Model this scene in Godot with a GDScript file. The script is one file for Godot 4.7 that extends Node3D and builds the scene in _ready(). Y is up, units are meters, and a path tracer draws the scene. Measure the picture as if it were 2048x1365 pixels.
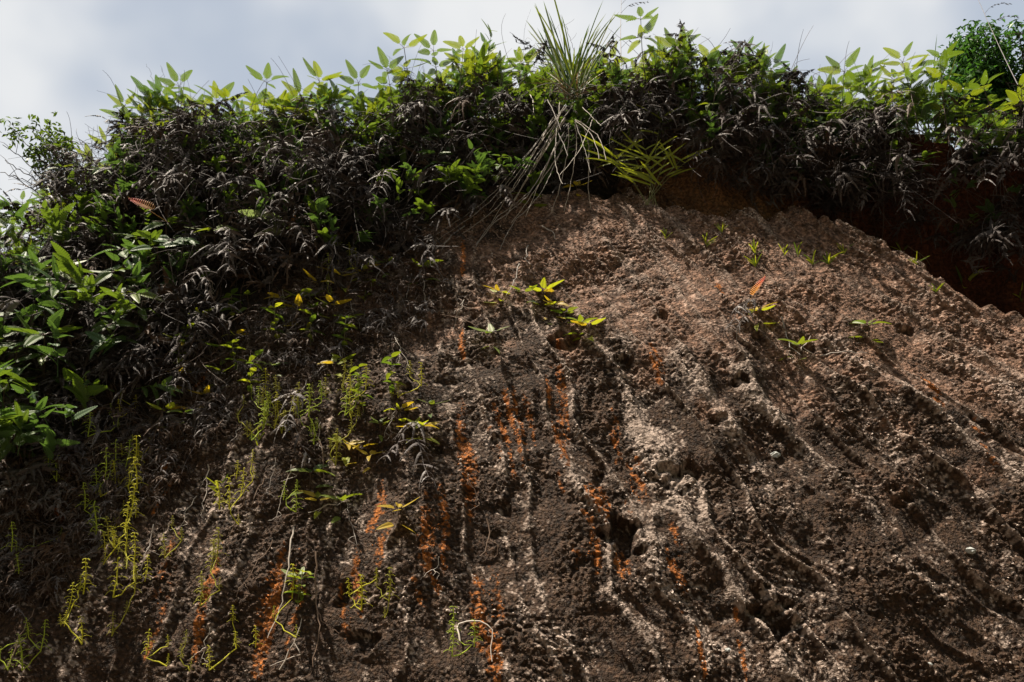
extends Node3D
# A roadside cutting in red clay seen from below: bare eroded face, fern thatch hanging over its crest, sun behind the bank.

const RIM := [[-30, 5.15], [0.58, 5.15], [0.84, 5.16], [1.11, 5.01], [1.34, 4.86], [1.91, 4.86], [2.39, 4.8], [2.6, 4.43], [2.84, 4.17], [3.17, 3.85], [3.77, 3.35], [30, 2.6]]
const LEDGE := [[-30, 0], [-1.4, 0], [0, 0.2], [0.8, 0.25], [1.3, 0.15], [1.9, 0.2], [2.4, 0.5], [2.7, 0.75], [3.8, 1.0], [30, 1.0]]
const CREST := [[-30, 2.4], [-3.25, 3.9], [-3.27, 4.31], [-3.31, 4.78], [-3.24, 5.28], [-2.99, 5.55], [-2.68, 5.61], [-2.09, 5.55], [-1.24, 5.54], [-0.69, 5.84], [-0.26, 6.03], [0.43, 6.22], [1.38, 6.06], [2.11, 5.8], [2.84, 5.54], [3.13, 5.33], [3.51, 5.08], [30, 4.78]]
const SPROUTS := [[-0.58, 4.22], [-0.08, 4.01], [0.08, 4.01], [0.2, 4.02], [0.27, 3.91], [0.33, 3.85], [0.42, 3.75], [0.46, 3.71], [-0.12, 3.67], [-0.55, 3.03], [-0.84, 2.91], [2.16, 3.71], [1.71, 3.58], [1.52, 3.85], [-0.99, 3.5], [-1.04, 3.45], [-1.32, 3.87], [-1.24, 3.89], [-1.23, 4.41], [-1.1, 4.15], [-0.95, 4.31], [-1.94, 3.58], [-1.92, 3.39], [-1.83, 3.11], [-1.7, 3.39], [-1.0, 2.62], [-1.03, 2.2], [-1.92, 3.81], [0.47, 5.13], [0.13, 5.04], [-1.32, 3.95], [-1.68, 3.69], [-1.65, 3.97], [-1.46, 3.97], [-1.23, 4.06], [-1.0, 3.81], [-0.91, 4.1], [-1.13, 3.89], [-1.71, 3.58], [-1.92, 3.13], [-1.75, 3.26], [-1.41, 3.43], [-0.73, 3.06], [-0.63, 3.13], [-0.46, 3.19], [-0.91, 2.94], [-0.77, 2.88], [-1.07, 2.73], [-0.89, 2.59], [-0.99, 4.24], [-0.81, 4.33], [-0.48, 3.03], [-0.57, 2.51]]
const SEEDLINGS := [[-1.6, 3.48], [-1.5, 3.29], [-1.01, 3.65], [-0.68, 3.27], [-1.03, 2.13], [-1.97, 3.48], [-1.41, 3.69], [-1.73, 3.89], [-1.22, 3.69], [-0.83, 3.19]]
const GRASS_SPROUTS := [[1.32, 4.54], [1.44, 4.64], [1.62, 4.43], [1.61, 4.33], [1.82, 4.43], [1.92, 4.45], [2.0, 4.37], [2.1, 4.36], [2.25, 4.49], [2.85, 4.72], [2.67, 4.34], [3.22, 4.42], [2.71, 4.1], [2.98, 4.04], [3.49, 4.23], [1.06, 4.64], [-1.54, 2.7], [-1.38, 2.97], [0.67, 5.54], [-0.94, 4.06]]
const CLUBMOSS := [[-2.0, 2.3, 0.67], [-1.9, 2.27, 0.32], [-2.12, 2.45, 0.38], [-1.39, 2.51, 0.31], [-1.65, 2.32, 0.17], [-1.35, 2.97, 0.3], [-1.29, 3.06, 0.22], [-1.45, 3.03, 0.17], [-1.14, 3.03, 0.19], [-0.91, 3.13, 0.17], [-0.57, 2.05, 0.14], [-0.22, 1.87, 0.09], [-1.34, 1.82, 0.21], [-1.47, 1.81, 0.11], [-2.45, 2.27, 0.22], [-1.99, 1.92, 0.3], [-1.83, 1.96, 0.19], [-2.24, 3.0, 0.17], [-2.15, 3.16, 0.14], [-2.42, 3.13, 0.11], [-2.31, 1.82, 0.14], [-1.59, 1.83, 0.09], [-0.96, 3.29, 0.14], [-2.16, 1.82, 0.14], [-1.83, 2.13, 0.24], [-1.43, 3.0, 0.28], [-1.14, 2.58, 0.13], [-1.04, 1.96, 0.19], [-0.96, 2.86, 0.27], [-0.89, 3.14, 0.14], [-0.59, 3.25, 0.17], [-1.44, 2.09, 0.24], [-2.4, 2.74, 0.13], [-0.76, 2.09, 0.14], [-1.28, 3.03, 0.25], [-1.05, 2.97, 0.16], [-2.08, 2.67, 0.31], [-1.09, 4.24, 0.16], [-1.16, 4.06, 0.16]]
const ORANGE := [[-0.26, 2.97, 0.04, 0.25], [0.27, 3.13, 0.03, 0.27], [-0.13, 2.15, 0.05, 0.17], [-0.21, 2.7, 0.03, 0.15], [0.43, 2.62, 0.05, 0.08], [-1.17, 2.13, 0.03, 0.22], [-1.88, 2.79, 0.05, 0.12], [-1.69, 2.17, 0.03, 0.19], [-1.8, 3.43, 0.04, 0.08], [0.65, 2.71, 0.04, 0.12], [-0.04, 3.06, 0.11, 0.18], [-0.08, 2.01, 0.03, 0.21], [-1.46, 2.15, 0.02, 0.19], [0.39, 2.37, 0.06, 0.07], [0.81, 2.3, 0.03, 0.14], [0.22, 3.36, 0.02, 0.09], [2.42, 3.36, 0.02, 0.15], [1.07, 1.96, 0.01, 0.12], [0.87, 1.9, 0.01, 0.12], [-1.03, 2.17, 0.03, 0.19], [0.84, 3.5, 0.03, 0.13], [-0.3, 3.67, 0.02, 0.09], [0.29, 3.69, 0.02, 0.04], [-0.41, 2.43, 0.06, 0.2], [-0.68, 2.51, 0.04, 0.17], [0.57, 3.0, 0.02, 0.14], [-0.78, 2.15, 0.04, 0.16], [0.56, 2.32, 0.04, 0.06], [2.57, 2.97, 0.02, 0.12], [-0.78, 4.1, 0.02, 0.06], [-0.32, 4.43, 0.02, 0.13], [-2.34, 2.59, 0.03, 0.17], [1.34, 4.15, 0.02, 0.04]]
const PITS := [[0.85, 2.77, 0.09], [1.14, 3.12, 0.06], [0.47, 2.78, 0.06], [0.57, 2.45, 0.13], [0.32, 3.69, 0.1], [-0.04, 2.62, 0.05], [1.32, 3.38, 0.05], [1.23, 2.05, 0.12], [2.14, 3.81, 0.06], [2.41, 3.81, 0.06], [-0.42, 2.98, 0.05], [-0.59, 3.38, 0.08], [-0.21, 3.85, 0.09], [-0.22, 2.71, 0.05], [-2.24, 2.15, 0.06], [-0.69, 1.95, 0.07], [-2.09, 2.95, 0.07], [0.67, 3.5, 0.07], [-0.55, 4.48, 0.05], [-0.78, 4.1, 0.08], [-0.07, 3.03, 0.04], [1.51, 3.71, 0.06], [-2.31, 2.51, 0.15], [0.92, 3.89, 0.05], [1.77, 3.65, 0.07], [0.95, 2.82, 0.07], [-0.81, 2.17, 0.08], [2.01, 2.67, 0.07], [1.2, 2.15, 0.07], [-1.6, 1.85, 0.06]]
const STONES := [[1.44, 2.94, 0.07], [2.3, 2.39, 0.06], [1.9, 1.84, 0.02], [1.0, 1.91, 0.01]]
const LOWER_EDGE := [[-2.69, 2.67], [-2.26, 2.97], [-1.93, 3.29], [-1.73, 3.65], [-1.35, 4.06], [-1.0, 4.31], [-0.43, 4.69], [0.28, 5.1], [0.88, 5.41], [1.24, 5.4], [1.78, 5.14], [2.56, 5.07], [2.86, 4.84], [3.14, 4.62], [3.54, 4.36]]
const PINK := [[-0.91, 4.33], [-0.4, 4.06], [0.24, 3.89], [0.82, 3.58], [1.39, 3.43], [1.94, 3.29], [2.86, 3.09]]
const LEFT_FERNS := [[-2.68, 3.36], [-2.89, 3.58], [-2.41, 3.89], [-2.23, 4.1], [-2.76, 3.89], [-3.01, 4.08], [-3.15, 3.84], [-2.83, 3.29], [-2.43, 4.24], [-2.14, 4.24], [-2.21, 3.73], [-2.33, 3.54], [-2.74, 3.0], [-2.73, 3.73], [-2.27, 4.33], [-2.44, 4.06], [-1.91, 4.24], [-2.58, 2.82]]
const FACE_GREENS := [[-0.95, 5.67], [-1.14, 5.23], [-1.25, 5.28], [-1.77, 5.47], [-2.57, 5.47], [-2.82, 4.93], [-3.19, 5.05], [-0.48, 5.35], [-0.79, 5.52], [2.97, 5.43], [1.45, 5.63], [3.29, 5.11], [0.9, 5.79], [-0.25, 5.57], [-0.09, 5.1], [-0.53, 5.1], [-1.35, 5.48], [2.8, 5.33], [2.28, 5.51]]
const DEAD_FERNS := [[3.05, 5.2], [3.27, 4.96], [1.78, 5.78], [-1.52, 4.24], [-1.4, 4.33], [-1.79, 4.29], [-2.47, 4.86], [-2.64, 4.64], [-2.17, 4.92], [-1.71, 5.1], [-1.36, 4.8], [-1.19, 5.1], [-0.57, 5.8], [-0.76, 5.68], [-1.05, 5.5], [-0.23, 4.86], [-0.87, 4.92], [-0.09, 4.92], [3.4, 5.1], [-1.75, 4.69], [-2.42, 5.31], [-2.79, 5.27], [-3.01, 4.67], [-2.84, 3.7], [-0.55, 2.85], [-0.48, 2.97], [-1.84, 3.97], [-1.85, 3.89], [-1.19, 3.13], [-1.27, 2.97], [-1.74, 4.06], [2.45, 5.3], [1.44, 3.81], [1.51, 3.85], [-2.04, 3.36], [-1.85, 3.29]]
const ROOTS := [
	[[-0.6, 4.43], [-0.57, 4.24], [-0.56, 4.06], [-0.52, 3.95]],
	[[0.05, 4.31], [0.02, 4.19], [-0.04, 4.04]],
	[[-0.45, 3.93], [-0.32, 3.89], [-0.23, 3.83]],
	[[1.82, 3.75], [1.77, 3.69], [1.73, 3.63]],
	[[1.83, 3.59], [1.96, 3.58], [2.11, 3.6]],
	[[-0.97, 2.37], [-0.95, 2.2], [-0.91, 2.05], [-0.91, 1.84]],
	[[-1.11, 2.51], [-1.1, 2.25], [-1.11, 2.08], [-1.14, 1.97]],
	[[-2.44, 2.53], [-2.4, 2.4], [-2.35, 2.23]],
	[[-1.06, 3.01], [-1.02, 2.91], [-1.0, 2.77]],
	[[-1.44, 3.87], [-1.48, 3.69], [-1.5, 3.5]],
	[[-0.96, 4.51], [-0.87, 4.31], [-0.88, 4.17]],
	[[-0.14, 4.69], [-0.01, 4.56], [0.12, 4.51]],
	[[0.21, 4.77], [0.28, 4.69], [0.31, 4.61]],
	[[-0.33, 4.74], [-0.43, 4.58], [-0.47, 4.45]],
	[[-1.99, 2.98], [-1.99, 3.09], [-1.97, 3.22]],
	[[-0.85, 2.67], [-0.95, 2.64], [-1.05, 2.59]],
	[[0.11, 4.53], [0.09, 4.38], [0.12, 4.33]],
	[[-0.13, 2.56], [-0.11, 2.45], [-0.16, 2.37]],
	[[-1.7, 3.29], [-1.76, 3.16], [-1.75, 3.03]],
	[[-2.01, 2.97], [-1.98, 2.82], [-1.97, 2.73]],
	[[-2.3, 1.83], [-2.28, 2.01], [-2.28, 2.1]],
	[[-1.06, 1.83], [-1.01, 1.94], [-0.99, 2.05]],
	[[-0.75, 4.43], [-0.67, 4.24], [-0.67, 4.06]],
	[[2.88, 4.76], [2.94, 4.67], [3.0, 4.59]],
	[[-0.24, 1.94], [-0.26, 2.03], [-0.2, 2.05], [-0.1, 2.01], [-0.09, 1.85]],
	[[1.67, 3.89], [1.68, 3.69], [1.72, 3.59]],
]
const SKYLINE := [[-5.32, 5.7], [-5.07, 5.9], [-4.83, 6.13], [-4.68, 6.56], [-4.58, 7.0], [-4.28, 7.1], [-3.93, 7.46], [-3.49, 7.39], [-3.03, 7.16], [-2.27, 7.46], [-1.74, 7.46], [-1.43, 7.67], [-0.85, 8.12], [-0.35, 8.16], [0.09, 8.38], [0.59, 8.38], [1.32, 8.46], [1.95, 8.59], [2.21, 8.33], [2.67, 8.44], [2.96, 8.08], [3.62, 8.1], [4.21, 7.99], [4.49, 7.78], [4.75, 7.71], [5.49, 7.47], [5.86, 7.41]]
const HANGING := [[[0.453, 5.803, -4.845], [0.13, 5.253, -4.834], [-0.084, 4.902, -4.823], [-0.457, 4.56, -4.812]], [[0.393, 5.671, -4.845], [0.131, 5.22, -4.908], [-0.022, 4.951, -4.971]], [[0.466, 5.624, -4.845], [0.473, 5.426, -4.884], [0.406, 5.056, -4.923], [0.373, 4.933, -4.963]], [[0.408, 5.532, -4.845], [0.198, 4.99, -4.829], [0.021, 4.771, -4.813], [-0.081, 4.519, -4.797]], [[0.357, 5.718, -4.845], [0.186, 5.327, -4.872], [0.039, 5.039, -4.899], [-0.05, 4.845, -4.926]], [[0.368, 5.395, -4.845], [0.237, 5.188, -4.864], [0.092, 4.943, -4.884], [-0.014, 4.788, -4.903]], [[0.413, 5.803, -4.845], [0.04, 5.253, -4.834], [-0.224, 4.902, -4.823], [-0.647, 4.56, -4.812]], [[0.393, 5.681, -4.833], [0.131, 5.23, -4.896], [-0.022, 4.961, -4.959]], [[0.506, 5.644, -4.821], [0.563, 5.446, -4.86], [0.546, 5.076, -4.899], [0.563, 4.953, -4.939]], [[0.388, 5.562, -4.845], [0.128, 5.02, -4.829], [-0.099, 4.801, -4.813], [-0.251, 4.549, -4.797]], [[0.377, 5.758, -4.833], [0.206, 5.367, -4.86], [0.059, 5.079, -4.887], [-0.03, 4.885, -4.914]], [[0.328, 5.445, -4.821], [0.247, 5.238, -4.84], [0.152, 4.993, -4.86], [0.096, 4.838, -4.879]], [[0.403, 5.803, -4.825], [0.065, 5.253, -4.814], [-0.164, 4.902, -4.803], [-0.552, 4.56, -4.792]], [[0.343, 5.661, -4.825], [0.036, 5.21, -4.888], [-0.162, 4.941, -4.951]], [[0.416, 5.604, -4.825], [0.408, 5.406, -4.864], [0.326, 5.036, -4.903], [0.278, 4.913, -4.943]], [[0.358, 5.502, -4.825], [0.103, 4.96, -4.809], [-0.119, 4.741, -4.793], [-0.266, 4.489, -4.777]], [[0.307, 5.678, -4.825], [0.121, 5.287, -4.852], [-0.041, 4.999, -4.879], [-0.145, 4.805, -4.906]], [[0.36, 5.837, -4.845], [0.31, 5.364, -4.805], [0.321, 5.136, -4.765], [0.351, 5.009, -4.725]], [[0.467, 5.648, -4.845], [0.525, 5.348, -4.785], [0.549, 5.102, -4.725]], [[0.468, 5.671, -4.845], [0.621, 5.483, -4.785], [0.663, 5.214, -4.725]], [[0.467, 5.662, -4.845], [0.584, 5.474, -4.785], [0.614, 5.223, -4.725]], [[0.318, 5.601, -4.845], [0.375, 5.393, -4.785], [0.396, 5.249, -4.725]], [[0.527, 5.789, -4.845], [0.608, 5.621, -4.785], [0.645, 5.516, -4.725]], [[0.597, 5.671, -4.845], [0.489, 5.348, -4.785], [0.335, 5.085, -4.725]], [[0.267, 5.861, -4.845], [0.316, 5.667, -4.785], [0.352, 5.479, -4.725]], [[0.136, 5.909, -4.845], [0.156, 5.808, -4.785], [0.156, 5.639, -4.725]]]
const RED := [1.50, 4.01]
const RED2 := [-2.34, 4.64]
const SPIKE := [-1.45, 4.45]
const PALE := [-1.50, 4.48]
const TREE :=  [8.54, 11.493, -11]
const STALK_TOP :=  [5.327, 9.37, -6.9]
const STALK2_TOP :=  [1.129, 8.403, -6.2]
const SHRUB_FOOT :=  [-3.614, 5.537, -5.9]
const SHRUB :=  [[-4.291, 6.418, -5.8, 1], [-4.344, 6.28, -5.8, 1], [-4.135, 6.144, -5.8, 1], [-3.983, 6.144, -5.8, 1], [-4.087, 6.307, -5.8, 1], [-4.454, 6.198, -5.8, 0], [-4.391, 6.036, -5.8, 0], [-4.285, 5.878, -5.8, 0], [-4.399, 5.904, -5.8, 0], [-3.859, 5.983, -5.8, 1]]
const BARE_TWIGS :=  [[-3.292, 6.874, -6.1, -3.548, 7.41, -6.1], [-3.25, 6.904, -6.1, -3.39, 7.366, -6.1], [-3.198, 6.874, -6.1, -3.188, 7.284, -6.1], [-3.357, 6.844, -6.1, -3.467, 7.178, -6.1], [0.321, 7.461, -6.1, 0.314, 7.952, -6.1], [0.615, 7.525, -6.1, 0.481, 8.053, -6.1]]

const CRUMBS := 60000
const COLUMNS := 1000
const ROWS := 800

var rng := RandomNumberGenerator.new()
var n0: FastNoiseLite; var n1: FastNoiseLite; var n2_: FastNoiseLite; var n3: FastNoiseLite
var n4: FastNoiseLite; var n5: FastNoiseLite; var n6: FastNoiseLite; var n7: FastNoiseLite
var rim_at: PackedFloat32Array; var ledge_at: PackedFloat32Array; var crest_at: PackedFloat32Array; var pink_at: PackedFloat32Array; var lower_at: PackedFloat32Array
var used_names := {}
var mats := {}

# ------------------------------------------------------------------ helpers
func line(pts: Array, x: float) -> float:
	if x <= pts[0][0]: return pts[0][1]
	for i in range(1, pts.size()):
		if x <= pts[i][0]:
			var a = pts[i - 1]; var b = pts[i]
			return lerpf(a[1], b[1], (x - a[0]) / (b[0] - a[0]))
	return pts[-1][1]

func table(pts: Array) -> PackedFloat32Array:
	var t := PackedFloat32Array(); t.resize(3001)
	for i in 3001: t[i] = line(pts, i * 0.02 - 30.0)
	return t

func look(t: PackedFloat32Array, x: float) -> float:
	var f := clampf((x + 30.0) * 50.0, 0.0, 2999.0); var i := int(f)
	return t[i] + (t[i + 1] - t[i]) * (f - i)

func rnd(a: float, b: float) -> float: return rng.randf_range(a, b)

func numbered(called: String) -> String:
	var n: int = used_names.get(called, 0)
	used_names[called] = n + 1
	return called if n == 0 else "%s_%03d" % [called, n]

func tag(o: Node, label: String, category: String, group := "", kind := "") -> void:
	if label: o.set_meta("label", label)
	if category: o.set_meta("category", category)
	if group: o.set_meta("group", group)
	if kind: o.set_meta("kind", kind)

func thing(called: String, where: Vector3, label: String, category: String, group := "") -> Node3D:
	var o := Node3D.new(); o.name = numbered(called); add_child(o); o.position = where
	tag(o, label, category, group)
	return o

func part(called: String, mesh: Mesh, material: Material, parent: Node) -> MeshInstance3D:
	var o := MeshInstance3D.new(); o.name = called if parent != self else numbered(called)
	o.mesh = mesh; o.material_override = material
	parent.add_child(o, true)
	return o

func copy_of(source: Node3D, where: Vector3, basis_: Basis, label := "", group := "") -> Node3D:
	var c: Node3D = source.duplicate()
	c.name = numbered(source.get_meta("kind_name")); add_child(c)
	c.transform = Transform3D(basis_, where)
	if label: c.set_meta("label", label)
	if group: c.set_meta("group", group)
	return c

func mat(key: String, color: Color, rough := 0.8, back := Color.BLACK, spec := 0.5) -> StandardMaterial3D:
	if mats.has(key): return mats[key]
	var m := StandardMaterial3D.new()
	m.resource_name = key
	m.albedo_color = color.linear_to_srgb(); m.roughness = rough; m.metallic_specular = minf(spec, 0.35) if back != Color.BLACK else spec
	m.cull_mode = BaseMaterial3D.CULL_DISABLED
	if back != Color.BLACK:
		m.backlight_enabled = true; m.backlight = back.linear_to_srgb()
	mats[key] = m
	return m

# a mesh under construction
class Shape:
	var v := PackedVector3Array()
	var n := PackedVector3Array()
	var i := PackedInt32Array()
	func tri(a: Vector3, b: Vector3, c: Vector3) -> void:
		var k := v.size(); var q := (c - a).cross(b - a).normalized()
		v.append_array([a, b, c]); n.append_array([q, q, q]); i.append_array([k, k + 1, k + 2])
	func quad(a: Vector3, b: Vector3, c: Vector3, d: Vector3) -> void:
		var k := v.size(); var q := (c - a).cross(b - a).normalized()
		if q == Vector3.ZERO: q = Vector3.UP
		v.append_array([a, b, c, d]); n.append_array([q, q, q, q]); i.append_array([k, k + 1, k + 2, k, k + 2, k + 3])
	func tube(p: Array, r0: float, r1: float, sides := 5) -> void:
		var base := v.size(); var m := p.size()
		for a in m:
			var t: Vector3 = (p[mini(a + 1, m - 1)] - p[maxi(a - 1, 0)]).normalized()
			var s := t.cross(Vector3(0.31, 0.17, 0.93)).normalized(); var u := t.cross(s)
			var r := lerpf(r0, r1, float(a) / maxf(1.0, m - 1))
			for k in sides:
				var w := TAU * k / sides; var d := s * cos(w) + u * sin(w)
				v.append(p[a] + d * r); n.append(d)
		for a in m - 1:
			for k in sides:
				var q := base + a * sides + k; var q2 := base + a * sides + (k + 1) % sides
				i.append_array([q, q + sides, q2, q2, q + sides, q2 + sides])
	func ribbon(p: Array, side: Vector3, w0: float, tip := 0.15, fold := 0.0) -> void:
		# a leaf or blade: widest near a third, folded along its midrib
		var m := p.size()
		for a in m - 1:
			var t0 := float(a) / (m - 1); var t1 := float(a + 1) / (m - 1)
			var a0: float = w0 * (tip + (1.0 - tip) * sin(PI * pow(t0, 0.7))); var a1: float = w0 * (tip + (1.0 - tip) * sin(PI * pow(t1, 0.7)))
			if a == m - 2: a1 = 0.0
			var dir: Vector3 = (p[a + 1] - p[a]).normalized()
			var up := side.cross(dir).normalized() * fold
			quad(p[a], p[a] + side * a0 + up * a0, p[a + 1] + side * a1 + up * a1, p[a + 1])
			quad(p[a], p[a + 1], p[a + 1] - side * a1 + up * a1, p[a] - side * a0 + up * a0)
	func add(o: Shape, t: Transform3D) -> void:
		var k := v.size()
		for a in o.v: v.append(t * a)
		for a in o.n: n.append((t.basis * a).normalized())
		for a in o.i: i.append(a + k)
	func mesh() -> ArrayMesh:
		var m := ArrayMesh.new(); var arr := []
		arr.resize(Mesh.ARRAY_MAX); arr[Mesh.ARRAY_VERTEX] = v; arr[Mesh.ARRAY_NORMAL] = n; arr[Mesh.ARRAY_INDEX] = i
		m.add_surface_from_arrays(Mesh.PRIMITIVE_TRIANGLES, arr)
		return m

# ------------------------------------------------------------------ the bank
func base_depth(x: float, y: float, rim: float, ledge: float, crest: float) -> float:
	var yy := minf(y, rim)
	var d := 4.0 + 0.249 * (yy - 1.6)
	if yy > 3.2: d += 0.0485 * (yy - 3.2) * (yy - 3.2)
	if x < -2.6: d += 0.22 * minf((x + 2.6) * (x + 2.6), 9.0)
	if y > rim: d += ledge * smoothstep(0.0, 0.12, y - rim) + (0.16 - 0.75 * minf(1.0, ledge)) * (y - rim)
	if y > crest: d += (y - crest) * 8.0
	return d


var pit_rows := {}
func pits_near(y: float) -> Array:
	var key := clampi(int(floor(y * 4.0)), -1, 40)
	if not pit_rows.has(key):
		var l := []
		for p in PITS:
			if absf(p[1] - (key + 0.5) / 4.0) < 0.125 + p[2] * 2.0: l.append(p)
		pit_rows[key] = l
	return pit_rows[key]

# how far the real surface stands out from the smooth bank, and the rill coordinate
func relief(x: float, y: float, pink: float) -> float:
	var w := n0.get_noise_2d(x * 1.1, y * 1.1)
	var r := (x + 1.2) * exp(-0.2 * (5.5 - y)) + w * 0.045
	var calm := lerpf(1.0, 0.45, pink)
	# narrow crests between broad shallow scrapes, running down the slope
	var a := n1.get_noise_2d(r * 4.0, y * 0.12) * 7.0
	var b := n2_.get_noise_2d(r * 5.0, y * 0.22 + 7.0) * 4.5
	var d := (0.064 / (1.0 + a * a) + 0.026 / (1.0 + b * b)) * calm * lerpf(0.35, 0.95, smoothstep(-0.2, 1.7, x))
	var crumbly := 0.62 + 0.75 * n3.get_noise_2d(x * 1.6 + 30.0, y * 1.9)
	d += n3.get_noise_2d(x * 0.9, y * 0.9) * 0.045
	d += absf(n4.get_noise_2d(x * 2.6, y * 3.4)) * 0.015
	d += absf(n5.get_noise_2d(x * 7.0, y * 9.0 + w)) * 0.014 * crumbly
	d += absf(n6.get_noise_2d(x * 17.0, y * 21.0)) * 0.0085 * crumbly
	d += n7.get_noise_2d(x * 34.0, y * 40.0) * 0.0045 * crumbly
	for p in pits_near(y):
		var dx: float = (x - p[0]) / p[2]; var dy: float = (y - p[1]) / p[2]
		var q := dx * dx + dy * dy * 1.6 + w * 0.4 + n5.get_noise_2d(x * 8.0, y * 8.0) * 0.75
		if q < 3.0: d -= p[2] * 0.62 * (1.0 - smoothstep(0.1, 1.0, q))
	return d

func pinkness(x: float, y: float) -> float:
	return smoothstep(-0.4, 0.4, y - look(pink_at, x) + n0.get_noise_2d(x * 2.0 + 9.0, y * 2.0) * 0.7)

func outward(y: float, rim: float) -> Vector3:
	var c := 0.249 + maxf(0.0, 0.097 * (minf(y, rim) - 3.2))
	if y > rim: c = 0.1
	return Vector3(0, c, 1).normalized()

func surf(x: float, y: float) -> Vector3:
	var rim := look(rim_at, x)
	return Vector3(x, y, -base_depth(x, y, rim, look(ledge_at, x), look(crest_at, x))) + outward(y, rim) * relief(x, y, pinkness(x, y))

func bank_row(j: int) -> Array:
	var v := PackedVector3Array(); var c := PackedColorArray()
	v.resize(COLUMNS); c.resize(COLUMNS)
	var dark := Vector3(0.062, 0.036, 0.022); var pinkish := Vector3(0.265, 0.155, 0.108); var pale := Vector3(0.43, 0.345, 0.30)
	var rust := Vector3(0.13, 0.055, 0.024); var orange := Vector3(0.40, 0.135, 0.026); var thatch_shade := Vector3(0.030, 0.021, 0.016); var ochre := Vector3(0.21, 0.105, 0.050); var red := Vector3(0.115, 0.042, 0.020)
	# rows close together where the photograph looks, wider below and above
	var fj := float(j) / (ROWS - 1)
	var row_low := fj < 0.03
	var near := []
	for p in ORANGE:
		var yr := 1.3 + (fj - 0.03) / 0.97 * 5.9
		if absf(yr - p[1]) < p[3] * 1.8 + 1.2: near.append(p)
	for i in COLUMNS:
		var fi := float(i) / (COLUMNS - 1) * 2.0 - 1.0
		var y_at := 1.3 + (fj - 0.03) / 0.97 * 4.6
		if row_low: y_at = fj / 0.03 * 1.3
		var half := lerpf(2.6, 5.0, clampf((y_at - 1.6) / 4.0, 0.0, 1.0))
		var x := fi / 0.96 * half
		if absf(fi) > 0.96: x = signf(fi) * (half + pow((absf(fi) - 0.96) / 0.04, 2.0) * 24.0)
		var crest := look(crest_at, x)
		var y := y_at
		if not row_low: y = 1.3 + (fj - 0.03) / 0.97 * (crest + 0.35 - 1.3)
		var rim := look(rim_at, x)
		var pink := pinkness(x, y)
		var k := i
		v[k] = Vector3(x, y, -base_depth(x, y, rim, look(ledge_at, x), crest)) + outward(y, rim) * relief(x, y, pink)
		# --- soil colours, with ridge light and fern shade painted in
		var grain := n7.get_noise_2d(x * 36.0 + 3.0, y * 40.0)
		var grain2 := n6.get_noise_2d(x * 15.0 + 31.0, y * 18.0)
		var w := n0.get_noise_2d(x * 1.1, y * 1.1)
		var r := (x + 1.2) * exp(-0.2 * (5.5 - y)) + w * 0.045
		var col := dark.lerp(pinkish, pink * (0.75 + 0.5 * grain2))
		col *= 1.0 + 0.35 * grain + 0.3 * n5.get_noise_2d(x * 6.0 + 5.0, y * 6.0)
		# pale crust flecks, plus sunlit ridge crests painted as pale streaks
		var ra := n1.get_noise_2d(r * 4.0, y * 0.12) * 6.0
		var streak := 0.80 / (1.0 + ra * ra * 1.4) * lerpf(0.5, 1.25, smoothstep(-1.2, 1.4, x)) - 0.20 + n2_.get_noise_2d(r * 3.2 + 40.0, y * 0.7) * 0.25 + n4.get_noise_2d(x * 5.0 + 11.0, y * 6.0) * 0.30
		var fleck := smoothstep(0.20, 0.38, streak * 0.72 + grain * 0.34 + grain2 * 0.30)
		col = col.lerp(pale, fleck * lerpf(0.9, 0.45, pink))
		# raw orange clay where the dark skin has fallen off
		var o := 0.0
		for p in ORANGE:
			var dy: float = (y - p[1]) / p[3]
			if dy > -1.8 and dy < 1.8:
				var dx: float = (x - p[0]) / p[2]
				if dx > -1.8 and dx < 1.8: o = maxf(o, 1.0 - (dx * dx + dy * dy) * 0.36)
		if o > 0.0:
			var vein := o * 0.40 + n2_.get_noise_2d(r * 20.0, y * 0.5 + 3.0) * 0.5 + grain * 0.34 + grain2 * 0.26
			col = col.lerp(rust, smoothstep(0.32, 0.56, vein) * 0.8)
			col = col.lerp(orange, smoothstep(0.40, 0.70, vein))
		if y > rim + 0.03: col = col.lerp(ochre, smoothstep(0.8, 1.1, x + grain2 * 0.5) * (1.0 - smoothstep(2.0, 2.5, x + grain2 * 0.5))).lerp(red, smoothstep(2.0, 2.5, x + grain2 * 0.5))
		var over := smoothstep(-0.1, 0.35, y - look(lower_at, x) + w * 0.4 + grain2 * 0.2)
		if x < 1.2: col = col.lerp(thatch_shade, over)  # shade below the fern cover, painted into the soil colour
		c[k] = Color(maxf(col.x, 0.008), maxf(col.y, 0.006), maxf(col.z, 0.005))
	return [v, c]

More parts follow.
